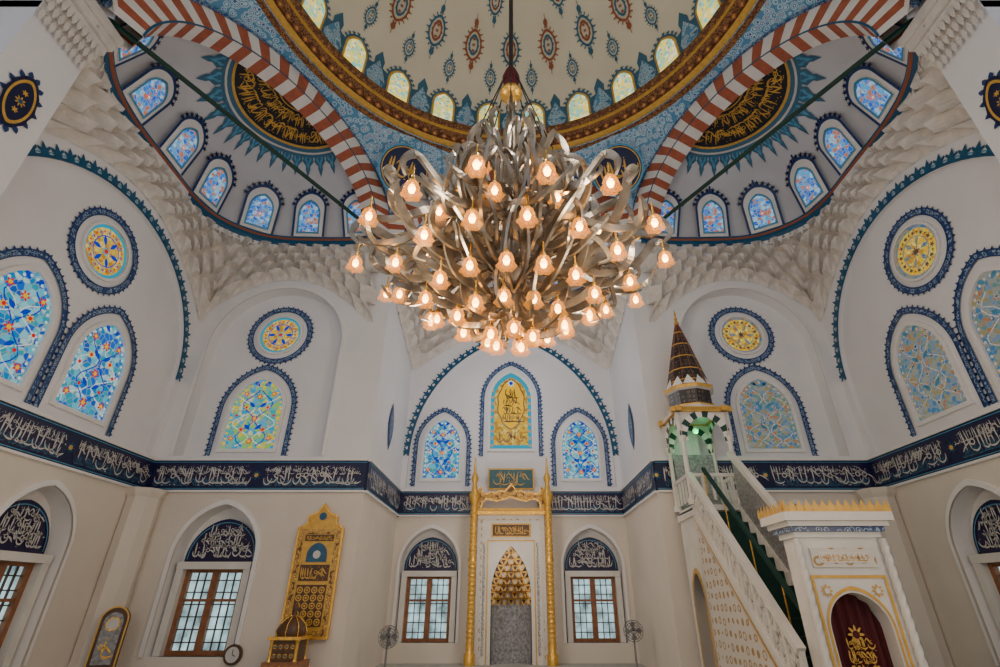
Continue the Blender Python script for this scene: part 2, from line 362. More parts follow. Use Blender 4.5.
def band(F,x0,x1,name,rn):
    mb=MB(); mb.box(F,x0,x1,BB,BT,0,.05,'navy')
    mb.box(F,x0,x1,BB-.05,BB,0,.08,'plaster_trim'); mb.box(F,x0,x1,BT,BT+.06,0,.09,'plaster_trim')
    for y in (BB+.04,BT-.04): mb.ribbon([(x0,y),(x1,y)],F,.056,.015,'sky')
    n=max(1,round((x1-x0)/2.6)); w=(x1-x0)/n
    for k in range(n):
        a,b=x0+k*w,x0+(k+1)*w
        mb.poly([(a+.22,BB+.08),(b-.22,BB+.08),(b-.06,(BB+BT)/2),(b-.22,BT-.08),(a+.22,BT-.08),(a+.06,(BB+BT)/2)],F,.057,'indigo')
        calli(mb,F,a+.18,b-.06,BB+.10,BT-.10,.064,'ink',rn,1.5,.62)
        calli(mb,F,a+.2,b-.15,(BB+BT)/2,BT-.12,.068,'ink',rn,1.1,.7)
        calli(mb,F,a+.2,b-.15,BB+.08,(BB+BT)/2-.05,.061,'tealm',rn,2.0,.8)
        rosette(mb,F,a,(BB+BT)/2,.12,8,'teal','goldp',.062)
    return mb.done(name)
def front_wall(s):
    mb=MB(); a,b=sorted((s*XW,s*XN)); cu=s*6.9; cl=s*7.1
    up_h=arch(cu,1.95,BT+.14,8.2,10.15,14); lo=arch(cl,.98,.5,2.55,3.72,12)
    mb.wall([(a,BT),(b,BT),(b,ZS),(a,ZS)],[up_h],FF,0,'plaster')
    mb.wall([(a,0),(b,0),(b,BT),(a,BT)],[lo],FF,0,'plaster_low')
    mb.strip([FF(x,y,0) for x,y in up_h],[FF(x,y,-.4) for x,y in up_h],'plaster',True,True); mb.poly(up_h,FF,-.4,'plaster')
    mb.strip([FF(x,y,0) for x,y in lo],[FF(x,y,-.42) for x,y in lo],'plaster_trim',True,True); mb.poly(lo,FF,-.42,'plaster_trim')
    O=arch(cl,1.08,.5,2.55,3.84); P=[FF(x,y,.05) for x,y in O]
    mb.strip([FF(x,y,.05) for x,y in O],[FF(x,y,.05) for x,y in lo],'plaster_trim'); mb.strip(P,[FF(x,y,0) for x,y in O],'plaster_trim')
    U=arch(cu,2.03,BT+.14,8.2,10.25,14); mb.strip([FF(x,y,.04) for x,y in U],[FF(x,y,.04) for x,y in up_h],'plaster_trim'); mb.strip([FF(x,y,.04) for x,y in U],[FF(x,y,0) for x,y in U],'plaster_trim')
    mb.done('wall_front_left' if s<0 else 'wall_front_right')
    g='gB' if s<0 else 'gC'
    stained_window(FF,s*7.16,.72,5.22,6.35,7.25,-.4,g,3 if s<0 else 5)
    round_window(FF,s*7.0,8.72,-.4,0 if s<0 else 2,.95)
    sash_window(FF,cl,.86,.5,2.28,-.42,2.42,3.42,11+s)
    band(FF,a,b,'calligraphy_frieze',random.Random(20+s))
front_wall(-1); front_wall(1)
# ------------------------------------------------------------------ side walls
def side_wall(s):
    F=FL if s<0 else FRt; mb=MB()
    A=arch(9.40,3.42,BT+.14,7.0,10.25,20); cs=(10.40,8.20)
    los=[arch(c,.92,.5,2.55,3.66,12) for c in cs]
    mb.wall([(-3,BT),(YF,BT),(YF,ZS),(-3,ZS)],[A],F,0,'plaster'); mb.wall([(-3,0),(YF,0),(YF,BT),(-3,BT)],los,F,0,'plaster_low')
    mb.strip([F(x,y,0) for x,y in A],[F(x,y,-RC) for x,y in A],'plaster',True,True); mb.poly(A,F,-RC,'plaster')
    for lo in los:
        mb.strip([F(x,y,0) for x,y in lo],[F(x,y,-.42) for x,y in lo],'plaster_trim',True,True); mb.poly(lo,F,-.42,'plaster_trim')
    for c in cs:
        O=arch(c,1.0,.5,2.55,3.78,12); mb.strip([F(x,y,.05) for x,y in O],[F(x,y,.05) for x,y in arch(c,.92,.5,2.55,3.66,12)],'plaster_trim'); mb.strip([F(x,y,.05) for x,y in O],[F(x,y,0) for x,y in O],'plaster_trim')
    mb.ribbon(A[1:-1],F,.02,.07,'teal'); mb.ribbon(arch(9.40,3.48,6,7.0,10.33,20)[1:-1],F,.022,.03,'sky')
    along(mb,A[1:-1][::-1],.29,F,.025,LILY,.27,'teal',-1)
    mb.done('wall_left' if s<0 else 'wall_right')
    for i,c in enumerate(cs): 
        stained_window(F,c,.70,5.22,6.4,7.35,-RC,'gA' if s<0 else 'gC',1+i,sz=1.15)
        sash_window(F,c,.80,.5,2.28,-.42,2.42,3.38,31+i+s)
    round_window(F,9.35,8.75,-RC,0 if s<0 else 2,.98)
    band(F,-3,YF,'calligraphy_frieze',random.Random(40+s))
    mb=MB(); Fp=frame((s*XW,0,0),(0,1,0),up,(-s,0,0))
    pd=XW-8.4
    mb.box(Fp,5.1,6.2,0,17.0,0,pd,'plaster')
    for k in range(5): mb.box(Fp,5.1-.05*k,6.2+.05*k,10.9+.22*k,11.1+.22*k,0,pd+.02+.06*k,'muq')
    for k in range(9):
        yy=5.15+.12*k
        for j in range(3): leaf(mb,frame((s*(8.4-.05-.06*j),0,0),(0,1,0),up,(-s,0,0)),yy,10.62+.24*j,pi/2,.30,.05,.03,'muq')
    Fp2=frame((s*8.4,0,0),(0,1,0),up,(-s,0,0)); Fp3=frame((0,5.1,0),(1,0,0),up,(0,-1,0))
    for FX,xx in ((Fp2,5.65),(Fp3,s*8.85)):
        for y,r in ((9.1,.26),(12.9,.24)):
            for k in range(14):
                a=2*pi*k/14; leaf(mb,FX,xx+r*.8*cos(a),y+r*2.0*sin(a),atan2(sin(a),cos(a)),.16,.05,.02,'blue')
            mb.poly([(xx+q,y+p) for q,p in mandorla(r*1.1,.58)],FX,.03,'navy')
            mb.ring2([(xx+q,y+p) for q,p in mandorla(r*.9,.5,20,.0)],[(xx+q,y+p) for q,p in mandorla(r*.75,.43,20,.0)],FX,.035,'goldp',True)
            rosette(mb,FX,xx,y,.10,8,'goldp','teal',.04); rosette(mb,FX,xx,y+.20,.06,6,'goldp',None,.04); rosette(mb,FX,xx,y-.20,.06,6,'goldp',None,.04)
    mb.done('pier_left' if s<0 else 'pier_right')
    mb=MB()
    pr=[(.42,.0),(.42,.3),(.36,.4),(.36,3.8),(.42,3.9),(.46,BB-.05)]
    mb.lathe(pr,(s*(XW-.30),YF-.30,0),8,'plaster_low',False)
    mb.done('corner_pilaster')
side_wall(-1); side_wall(1)
# ------------------------------------------------------------------ qibla niche
mb=MB()
lo=[arch(s*2.55,.92,.5,2.55,3.66,12) for s in (-1,1)]
A=arch(0,3.55,BT+.14,6.0,10.62,20)
mb.wall([(-XN,BT),(XN,BT),(XN,ZS+.3),(-XN,ZS+.3)],[A],FR_,0,'plaster'); mb.wall([(-XN,0),(XN,0),(XN,BT),(-XN,BT)],lo,FR_,0,'plaster_low')
mb.strip([FR_(x,y,0) for x,y in A],[FR_(x,y,-.25) for x,y in A],'plaster',True,True); mb.poly(A,FR_,-.25,'plaster')
for l in lo: mb.strip([FR_(x,y,0) for x,y in l],[FR_(x,y,-.42) for x,y in l],'plaster_trim',True,True); mb.poly(l,FR_,-.42,'plaster_trim')
for s in (-1,1):
    O=arch(s*2.55,1.0,.5,2.55,3.78,12); mb.strip([FR_(x,y,.05) for x,y in O],[FR_(x,y,.05) for x,y in arch(s*2.55,.92,.5,2.55,3.66,12)],'plaster_trim'); mb.strip([FR_(x,y,.05) for x,y in O],[FR_(x,y,0) for x,y in O],'plaster_trim')
mb.ribbon(A[1:-1],FR_,.02,.08,'teal'); along(mb,A[1:-1][::-1],.27,FR_,.025,LILY,.25,'teal',-1)
mb.done('wall_back')
for s,F,nm in ((-1,FNL,'wall_niche_left'),(1,FNR,'wall_niche_right')):
    mb=MB(); mb.wall([(YF,BT),(YR,BT),(YR,ZS),(YF,ZS)],[],F,0,'plaster'); mb.wall([(YF,0),(YR,0),(YR,BT),(YF,BT)],[],F,0,'plaster_low')
    leaf(mb,F,YF+1.9,5.6,pi/2,1.5,.34,.02,'blue'); leaf(mb,F,YF+1.9,5.8,pi/2,1.1,.22,.03,'border'); mb.done(nm)
    band(F,YF,YR,'calligraphy_frieze',random.Random(60+s))
stained_window(FR_,0,.74,6.30,8.15,9.20,-.25,'gY',9,gold=True)
for s in (-1,1):
    stained_window(FR_,s*2.42,.62,5.28,6.45,7.35,-.25,'gA',12)
    sash_window(FR_,s*2.55,.84,.5,2.28,-.42,2.42,3.42,50+s)
    a,b=(-XN,-.95) if s<0 else (.95,XN)
    band(FR_,a,b,'calligraphy_frieze',random.Random(70+s))
mb=MB(); mb.box(FR_,-.78,.78,4.86,5.56,0,.06,'goldp'); mb.box(FR_,-.73,.73,4.91,5.51,.05,.08,'teald'); calli(mb,FR_,-.62,.66,4.94,5.48,.09,'goldp',random.Random(5),1.6,.6); mb.done('calligraphy_panel')
# ------------------------------------------------------------------ semi-domes + muqarnas
def smin(a,b,k=.5):
    h=max(k-abs(a-b),0)/k; return min(a,b)-h*h*k*.25
def make_semidome(ang,name,center=False):
    n=V((sin(ang),cos(ang),0)); t=V((cos(ang),-sin(ang),0))
    mid=V((0,CY,0))+n*AP
    sg=-1 if ang<0 else 1
    if not center and (mid+t).y<mid.y: t=-t
    b=3.9 if not center else 4.1
    def U(phi):
        sn=max(0,sin(phi)); 
        if not center and phi>pi/2: sn=sn**(1+1.5*(phi-pi/2)/(pi/2)) if sn>1e-6 else 0
        p=mid+t*(HS*cos(phi))+n*(b*sn)
        if center: x=max(-XN,min(XN,p.x)); return V((x,p.y,0))
        ax=smin(abs(p.x),XW+.12,.6); y=smin(p.y,YF+.1,.5); return V((sg*ax,y,0))
    S=lambda phi,psi: mid+(U(phi)-mid)*cos(psi)+up*(ZS+RISE*sin(psi))
    mb=MB(); mb.grid(lambda u,v: S(pi*u,pi/2*v),64,24,'semi')
    xs=0 if center else .28
    def SP(x,y,d=0):
        x=x*.84+xs
        a=atan2(y,x); r=min(.999,sqrt(x*x+y*y)/max(2.5,(U(a)-mid).length)); psi=math.acos(r); P=S(a,psi); return P-up*(.04+d)
    def halfdisc(r0,r1,mat,d,K=40):
        mb.strip([SP(r1*cos(pi*k/K),r1*sin(pi*k/K),d) for k in range(K+1)],[SP(r0*cos(pi*k/K),r0*sin(pi*k/K),d) for k in range(K+1)],mat)
    rr=1.95
    for a_ in range(6): halfdisc(rr*a_/6,rr*(a_+1)/6,'black',0,40)
    halfdisc(rr,rr+.07,'goldp',.01); halfdisc(.80,.84,'goldp',.02); halfdisc(0,.74,'brown',.015); halfdisc(.3,.36,'goldp',.03); halfdisc(.56,.60,'goldp',.03)
    halfdisc(rr+.07,rr+.34,'tealm',0); halfdisc(rr+.18,rr+.24,'ink',.012)
    K=20
    for k in range(K):
        a=pi*(k+.5)/K; r0=rr+.32
        w=.15
        for (sc_,mt,dd) in ((1,'tealm',0),(.62,'sky',.012),(.35,'tealm',.024)):
            pts=[(-w,0),(-w*1.2,.14),(-w*.45,.28),(-w*.5,.36),(0,.58),(w*.5,.36),(w*.45,.28),(w*1.2,.14),(w,0)]
            mb.face([SP((r0+q*sc_)*cos(a)-p*sc_*sin(a),(r0+q*sc_)*sin(a)+p*sc_*cos(a),dd) for p,q in pts],mt)
    rn=random.Random(int(ang*10)+100)
    def PF(x,y,d=0): a=pi-x/1.25; r=.88+y; return SP(r*cos(a),r*sin(a),.02+d)
    calli(mb,PF,.05,pi*1.25-.02,.0,.52,0,'goldp',rn,2.0,.75)
    def PF2(x,y,d=0): a=pi-x/1.65; r=1.38+y; return SP(r*cos(a),r*sin(a),.02+d)
    calli(mb,PF2,.05,pi*1.65-.02,.0,.52,0,'goldp',rn,2.0,.75)
    mb.done(name)
    N=200; cum=[0]
    for i in range(N): cum.append(cum[-1]+(U(pi*(i+1)/N)-U(pi*i/N)).length)
    ks=7
    for k in range(ks):
        tgt=cum[-1]*(k+.5)/ks; i=max(j for j in range(N) if cum[j]<=tgt); phi=pi*(i+.5)/N
        P0=S(phi,.05); P1=S(phi,.52); tang=(S(phi+.05,.25)-S(phi-.05,.25)).normalized(); vv=(P1-P0).normalized(); nn=tang.cross(vv).normalized()
        if nn.dot(mid+up*ZS-P0)<0: nn=-nn
        F=frame(P0,tang,vv,nn); w=MB()
        w.ring2(arch(0,.53,.05,1.0,1.62),arch(0,.46,.05,1.0,1.52),F,.13,'blue')
        w.poly(arch(0,.46,.05,1.0,1.52),F,.125,'plaster_trim')
        along(w,arch(0,.53,.05,1.0,1.62)[2:-2][::-1],.155,F,.13,LILY,.13,'navy',-1)
        w.ribbon([(0,1.60),(0,1.92)],F,.13,.06,'blue')
        O2=arch(0,.36,.14,.8,1.30); I2=arch(0,.31,.2,.8,1.22)
        w.ring2(O2,I2,F,.17,'sky',True); w.strip([F(x,y,.17) for x,y in O2],[F(x,y,.12) for x,y in O2],'plaster_trim',True)
        w.poly(I2,F,.15,'gS')
        for yy in (.34,.50,.66,.82,.98): w.ribbon([(-.3,yy),(.3,yy)],F,.158,.012,'plaster_trim')
        for xx in (-.15,0,.15): w.ribbon([(xx,.2),(xx,1.15)],F,.158,.012,'plaster_trim')
        rosette(w,F,0,.60,.09,6,'po','pw',.165); rosette(w,F,0,.90,.05,6,'pw','pb',.165)
        w.done(wname())
    mb=MB()
    def rim(u,v):
        phi=pi*u; p=U(phi); q=(mid-p).normalized()
        prof=[(0,-.24),(.09,-.22),(.12,-.10),(.12,.0),(.18,.04),(.18,.10),(0,.12)]
        j=int(round(v*6)); return p+q*prof[j][0]+up*(ZS+prof[j][1])
    mts=['muq','teal','teal','brown','teal','muq']
    mb.grid(rim,96,6,'teal',False,lambda i,j:mts[j])
    for k in range(60):
        phi=pi*(k+.5)/60; p=U(phi); q=(mid-p).normalized(); tg=up.cross(q)
        base=p+q*.10+up*(ZS-.22)
        mb.face([base+tg*a*.2-up*b_*.24 for a,b_ in LILY],'plaster_trim')
    mb.done('cornice_trim')
    def L(phi):
        d=(U(phi)-mid).normalized()
        if center:
            k=1e9
            if abs(d.x)>1e-4: k=min(k,XN/abs(d.x))
            if d.y>1e-4: k=min(k,(YR-mid.y)/d.y)
            p=mid+d*k; return V((max(-XN,min(XN,p.x)),min(YR,p.y),0))
        k=1e9
        if d.x*sg>1e-4: k=min(k,(XW-mid.x*sg)/(d.x*sg))
        if d.y>1e-4: k=min(k,(YF-mid.y)/d.y)
        p=mid+d*min(k,9); return V((p.x,max(5.8,min(YF,p.y)),0))
    def hL(p):
        if center:
            if p.y>YR-.1: return 10.85-1.6*min(1,abs(p.x)/3.5)**2
            return 9.25+.9*min(1,(YR-p.y)/4)
        if p.y>YF-.05 and abs(p.x)<XW-.1: return 10.45-1.5*min(1,abs(abs(p.x)-6.9)/2.6)**2
        return 10.65-1.7*min(1,abs(p.y-9.4)/3.6)**2
    rows,cells=5,22
    def mq(u,v):
        phi=pi*u; p0=L(phi); p1=U(phi); 
        f=(v*rows)%1 if v<1 else 1; row=int(min(v,.9999)*rows)
        tt=min(1,(row+f**3)/rows)**1.15
        p=p0.lerp(p1,tt); z0=hL(p0); q=(mid-p); q.z=0; q.normalize()
        c=abs(sin(pi*(cells*u+.5*(row%2))))
        hollow=max(0,min(1,(c**.7*1.0-f)*6))
        rib=(1-c)**2
        dd=.34*(1-hollow)*(0.55+.45*f)+.14*rib*(1-f*.5)
        dd+=hollow*.05*abs(sin(pi*cells*3*u))
        dd*=min(1,(1.03-v)*6)*min(1,.12+v*5)
        return p+q*(dd+.01)+up*(z0+(ZS-.12-z0)*v)
    mb=MB(); mb.grid(mq,cells*14,rows*12,'muq',False); mb.done('muqarnas_vault')
make_semidome(radians(-60),'semidome_left'); make_semidome(radians(60),'semidome_right'); make_semidome(0,'semidome_front',True)
# ------------------------------------------------------------------ striped arches, pendentives, ring, dome
for k,ang in enumerate([radians(a) for a in (0,60,-60,120,-120,180)]):
    n=V((sin(ang),cos(ang),0)); t=V((cos(ang),-sin(ang),0)); o=V((0,CY,0))+n*AP
    F=frame(o,t,up,-n); mb=MB(); N=39
    E=lambda a,aa,rr: (aa*cos(a),ZS+rr*sin(a))
    for i in range(N):
        m='red' if i%2 else 'white'; a0,a1=pi*i/N,pi*(i+1)/N; am=(a0+a1)/2
        A0=[E(a,HS-.02,RISE) for a in (a0,am,a1)]; B0=[E(a,HS-.74,RISE-.62) for a in (a0,am,a1)]
        mb.strip([F(x,y,.30) for x,y in A0],[F(x,y,.30) for x,y in B0],m)
        mb.strip([F(x,y,.30) for x,y in B0],[F(x,y,-.30) for x,y in B0],m)
        mb.strip([F(x,y,-.30) for x,y in B0],[F(x,y,-.30) for x,y in A0],m)
        mb.strip([F(x,y,.30) for x,y in A0],[F(x,y,0) for x,y in A0],'plaster')
    mb.ribbon([E(pi*i/60,HS-.04,RISE-.02) for i in range(61)],F,.315,.09,'border')
    mb.ribbon([E(pi*i/60,HS-.73,RISE-.61) for i in range(61)],F,.315,.05,'teal')
    mb.done('striped_arch')
    if k in (0,1,2):
        mb=MB(); mb.box(F,-HS+.1,HS-.1,ZS+.02,ZS+.10,-.04,.04,'green'); mb.done('iron_tie_rod')
mb=MB()
def pend(u,v):
    al=-pi/6+2*pi*u; k=round(al/(pi/3)); d=al-k*pi/3
    tt=AP*tan(d); r0=AP/cos(d); h0=ZS+RISE*sqrt(max(0,1-(min(abs(tt),HS)/HS)**2))
    r=r0+(6.45-r0)*v; h=h0+(15.12-h0)*v
    return V((r*sin(al),CY+r*cos(al),h))
mb.grid(pend,360,8,'pend'); mb.done('pendentives')
mb=MB()
prof=[(6.62,15.02),(6.45,15.05),(6.5,15.15),(6.30,15.22),(6.34,15.42),(6.12,15.50),(6.10,15.62),(5.98,15.66),(5.98,15.8),(6.2,15.82)]
mts=['cornice','cornice','goldp','cornice','cornice','goldp','cornice','cornice','dome']
mb.lathe(prof,(0,CY,0),96,'cornice',False,matfn=lambda i,j:mts[j])
for k in range(120):
    a=2*pi*k/120; c=V((6.3*sin(a),CY+6.3*cos(a),15.32)); q=V((-sin(a),-cos(a),-.5)).normalized(); tg=V((cos(a),-sin(a),0)); u2=q.cross(tg)
    mb.face([c+q*.09+tg*x*.2+u2*y*.2 for x,y in ((-.6,0),(0,-.5),(.6,0),(0,.5))],'brown')
    mb.face([c+q*.10+tg*x*.09+u2*y*.09 for x,y in ((-.6,0),(0,-.5),(.6,0),(0,.5))],'goldp')
mb.done('dome_cornice')
RD,RH,ZD=6.1,5.6,15.75
Dm=lambda az,ps: V((RD*cos(ps)*sin(az),CY+RD*cos(ps)*cos(az),ZD+RH*sin(ps)))
mb=MB(); mb.grid(lambda u,v:Dm(2*pi*u,pi/2*v),128,32,'dome')
def DF(az0,ps0):
    def f(x,y,d=0):
        P=Dm(az0+x/(RD*cos(ps0)),ps0+y/5.9); C=V((0,CY,ZD)); return P+(C-P).normalized()*(.03+d)
    return f
def motif(F,s,c1,c2,c3):
    O=mandorla(.30*s,.56*s,24,.12,16); I=mandorla(.23*s,.46*s,24,.0)
    mb.ring2(O,I,F,0,c1,True)
    for k in range(18):
        a=2*pi*k/18; x,y=.28*s*cos(a)*abs(cos(a))**.2,.56*s*sin(a); leaf(mb,F,x,y,atan2(y*.6,x),.12*s,.025*s,.002,c1)
    mb.ring2(mandorla(.18*s,.37*s,16,.1,12),mandorla(.12*s,.27*s,16,0),F,.02,c2,True)
    for yy in (-.2,0,.2): rosette(mb,F,0,yy*s,.07*s,6,c3,None,.03)
    for yy in (-.76,.76): mb.poly([(x*s,(y+yy)*s) for x,y in mandorla(.08,.13,8,0)],F,.01,c1)
    mb.ribbon([(0,-1.05*s),(0,-.6*s)],F,.01,.02,c1); mb.ribbon([(0,1.05*s),(0,.6*s)],F,.01,.02,c1)
for k in range(24):
    az=2*pi*(k+.5)/24; F=DF(az,.08); a2=2*pi*k/24
    F2=DF(a2,.0)
    mb.poly([(-.34,.10),(-.46,.35),(-.34,.6),(-.40,.85),(-.16,1.0),(-.18,1.25),(0,1.6),(.18,1.25),(.16,1.0),(.40,.85),(.34,.6),(.46,.35),(.34,.10)],F2,0,'tealm')
    mb.poly([(-.24,.15),(-.34,.4),(-.24,.7),(0,1.2),(.24,.7),(.34,.4),(.24,.15)],F2,.012,'pend')
    mb.ring2(arch(0,.40,-.5,.35,.88),arch(0,.33,-.5,.32,.78),F,.02,'goldp'); mb.ring2(arch(0,.46,-.5,.35,.97),arch(0,.40,-.5,.35,.88),F,.012,'tealm')
    along(mb,arch(0,.46,-.2,.35,.97)[::-1],.17,F,.014,LILY,.12,'tealm',-1)
    motif(DF(a2,.58),1.0,'brown' if k%2 else 'tealm','tealm' if k%2 else 'brown','brown')
    motif(DF(az,.40),.62,'tealm','sky','brown')
    if k%2: motif(DF(az,.84),.8,'tealm','brown','sky')
for k in range(12): motif(DF(2*pi*(k+.5)/12,1.15),.6,'brown','tealm','brown')
mb.done('dome')
mb=MB()
for k in range(24):
    F=DF(2*pi*(k+.5)/24,.08); mb.poly(arch(0,.33,-.45,.32,.78),F,.04,'gD')
    for y in (-.2,.05,.3,.52): 
        for x in (-.13,.13): rosette(mb,F,x,y,.045,5,'pt','pr',.05)
mb.done(wname())
for s in (-1,1):
    rad=V((s*.5,.866,0)); o=V((0,CY,0))+rad*7.02+up*13.95; vv=(rad*(-1.85)+up*3.1).normalized(); tg=V((.866,-s*.5,0)); nn=tg.cross(vv).normalized()
    if nn.z>0: nn=-nn
    F=frame(o,tg,vv,nn); mb=MB(); mb.poly(circ(0,0,.84,40),F,.16,'sky'); mb.poly(circ(0,0,.78,40),F,.17,'navy'); mb.ring2(circ(0,0,.75,40),circ(0,0,.72,40),F,.18,'goldp',True)
    calli(mb,F,-.54,.66,-.32,.38,.185,'goldp',random.Random(88+s),1.6,1)
    mb.done('calligraphy_roundel')
# ------------------------------------------------------------------ chandelier
ch=empty('chandelier')
KS=.92
def cyl(a,r,z):
    k=KS*(1-.20*max(0,-cos(a))) if r>.5 else KS
    return V((r*k*sin(a),CY+.1+r*k*cos(a),z))
def crom(pts,n=6):
    P=[pts[0]]+list(pts)+[pts[-1]]; out=[]
    for i in range(1,len(P)-2):
        for k in range(n):
            t=k/n; out.append(tuple(.5*((2*P[i][j])+(-P[i-1][j]+P[i+1][j])*t+(2*P[i-1][j]-5*P[i][j]+4*P[i+1][j]-P[i+2][j])*t*t+(-P[i-1][j]+3*P[i][j]-3*P[i+1][j]+P[i+2][j])*t**3) for j in range(len(P[i]))))
    out.append(tuple(pts[-1])); return out
mb=MB()
def arm(az,prof,w,th,dirn=1):
    pr=crom(prof); P=[cyl(az+dirn*p[2],p[0],p[1]) for p in pr]
    def sd(i,T):
        base=V((cos(az+dirn*pr[min(i,len(pr)-1)][2]),-sin(az+dirn*pr[min(i,len(pr)-1)][2]),0))
        s_=(base-T*base.dot(T)); return s_.normalized() if s_.length>.1 else V((1,0,0))
    mb.sweep(P,(lambda t:w*(.2+.9*sin(pi*min(1,t*.85+.12)))),th,sd,'steel')
for k in range(16):
    a=2*pi*k/16; s=1 if k%2 else -1
    arm(a,[(.15,6.3,0),(.7,6.1,.05),(1.25,6.4,.15),(1.5,6.85,.2),(1.42,7.25,.12),(1.18,7.2,.05),(1.22,6.95,.02)],.12,.04,s)
    arm(a+.2,[(.2,5.9,0),(.9,5.55,-.1),(1.6,5.8,-.1),(2.15,6.2,0),(2.42,6.5,.08),(2.58,6.35,.12),(2.45,6.2,.14)],.12,.04,s)
    arm(a+.1,[(.3,6.6,0),(.9,6.7,.35),(1.5,6.4,.6),(2.05,6.1,.55),(2.35,6.2,.45),(2.3,6.4,.4)],.10,.035,s)
    arm(a,[(.15,7.0,0),(.45,7.4,.2),(.85,7.5,.45),(1.1,7.8,.4),(1.0,8.1,.25),(.8,7.95,.2)],.10,.035,s)
    arm(a+.15,[(.12,7.6,0),(.35,8.0,.1),(.60,8.5,.2),(.55,8.85,.1),(.35,8.8,0)],.08,.03,s)
    arm(a+.12,[(.15,5.5,0),(.55,5.2,.2),(1.1,5.3,.35),(1.45,5.75,.3),(1.35,6.1,.2),(1.1,6.0,.1)],.10,.035,s)
    arm(a+.3,[(.5,6.0,0),(1.2,6.2,-.3),(1.9,5.85,-.5),(2.3,5.9,-.62),(2.45,6.1,-.7)],.09,.035,-s)
    arm(a+.22,[(.9,6.6,0),(1.15,7.0,.08),(1.0,7.5,0),(.85,7.8,-.05)],.13,.03,s)
    arm(a+.05,[(.2,6.1,0),(.7,6.5,-.25),(1.3,6.2,-.5),(1.8,6.35,-.45),(2.0,6.65,-.3),(1.8,6.8,-.2)],.09,.035,s)
    arm(a+.25,[(.2,5.7,0),(.8,5.9,.2),(1.3,5.6,.45),(1.8,5.7,.5),(1.95,5.95,.42),(1.8,6.05,.35)],.09,.035,-s)
    arm(a+.02,[(.15,6.6,0),(.6,6.9,.3),(1.0,6.7,.6),(1.4,6.9,.7),(1.55,7.2,.6),(1.4,7.35,.5)],.08,.03,-s)
    arm(a+.18,[(.3,5.3,0),(.7,5.5,-.3),(1.2,5.9,-.5),(1.6,5.8,-.75),(1.75,5.5,-.85),(1.6,5.4,-.8)],.07,.03,s)
    arm(a+.28,[(.3,7.2,0),(.7,7.0,.3),(1.1,7.3,.5),(1.3,7.05,.7),(1.15,6.85,.75)],.07,.03,-s)
for k in range(9):
    a=2*pi*k/9; arm(a,[(.1,5.1,0),(.4,4.85,.3),(.8,4.95,.6),(.95,5.3,.6),(.8,5.5,.5)],.09,.04,1)
mb.lathe([(.0,4.75),(.08,4.8),(.16,5.0),(.10,5.2),(.22,5.6),(.28,6.2),(.16,6.8),(.22,7.4),(.12,8.0),(.14,8.6),(.05,9.2),(.03,9.9)],(0,CY+.1,0),20,'steel')
mb.done('arms',ch)
mb=MB(); mb.tube([(0,CY+.1,9.8),(0,CY+.1,21.2)],.045,8,'black'); mb.lathe([(.0,9.75),(.13,9.85),(.16,10.1),(.1,10.3),(.03,10.45)],(0,CY+.1,0),16,'curtain')
mb.lathe([(.03,9.6),(.2,9.62),(.2,9.7),(.03,9.75)],(0,CY+.1,0),16,'gold')
for k in range(8):
    a=2*pi*k/8; mb.tube([cyl(a,.08,10.3),cyl(a,.85,8.0)],.012,5,'black')
mb.done('suspension_rod',ch)
mb=MB()
def lamp(a,r,z,s=.84):
    p=cyl(a,r,z)
    mb.tube([p+up*.36*s,p+up*.12*s],.014,5,'gold')
    mb.lathe([(.0,.16*s),(.035*s,.15*s),(.045*s,.07*s),(.0,.06*s)],p,8,'gold')
    prof=[(.035,.08),(.09,.05),(.115,-.02),(.105,-.08),(.15,-.15)]
    def fn(u,t):
        j=int(round(t*4)); a_=2*pi*u; r_,z_=prof[j]; r_*=1+(.10*cos(6*a_) if j==4 else 0); return p+V((r_*s*cos(a_),r_*s*sin(a_),z_*s))
    mb.grid(fn,24,4,'shade')
    mb.lathe([(0,.05*s),(.035*s,.02*s),(.055*s,-.04*s),(.04*s,-.10*s),(0,-.13*s)],p,10,'bulb')
for k in range(14): lamp(2*pi*k/14+.22,2.45,5.95+(.10 if k%2 else 0))
for k in range(13): lamp(2*pi*k/13+.1,1.85,5.66)
for k in range(13): lamp(2*pi*k/13+.3,1.30,5.30)
for k in range(10): lamp(2*pi*k/10+.15,.82,5.0)
for k in range(5): lamp(2*pi*k/5+.5,.32,4.72)
for k in range(8): lamp(2*pi*k/8+.2,1.45,6.35)
for k in range(6): lamp(2*pi*k/6+.6,.95,7.3)
mb.done('lamps',ch)
for k in range(8):
    a=2*pi*k/8; l=bpy.data.lights.new('chandelier_light','POINT'); l.energy=88 if k%2 else 78; l.color=(1,.80,.56) if k%2 else (1,.88,.74); l.shadow_soft_size=.25
    o=bpy.data.objects.new('light_%d'%(k+1),l); o.location=cyl(a,2.3,5.3 if k%2 else 8.0); sc.collection.objects.link(o); o.parent=ch
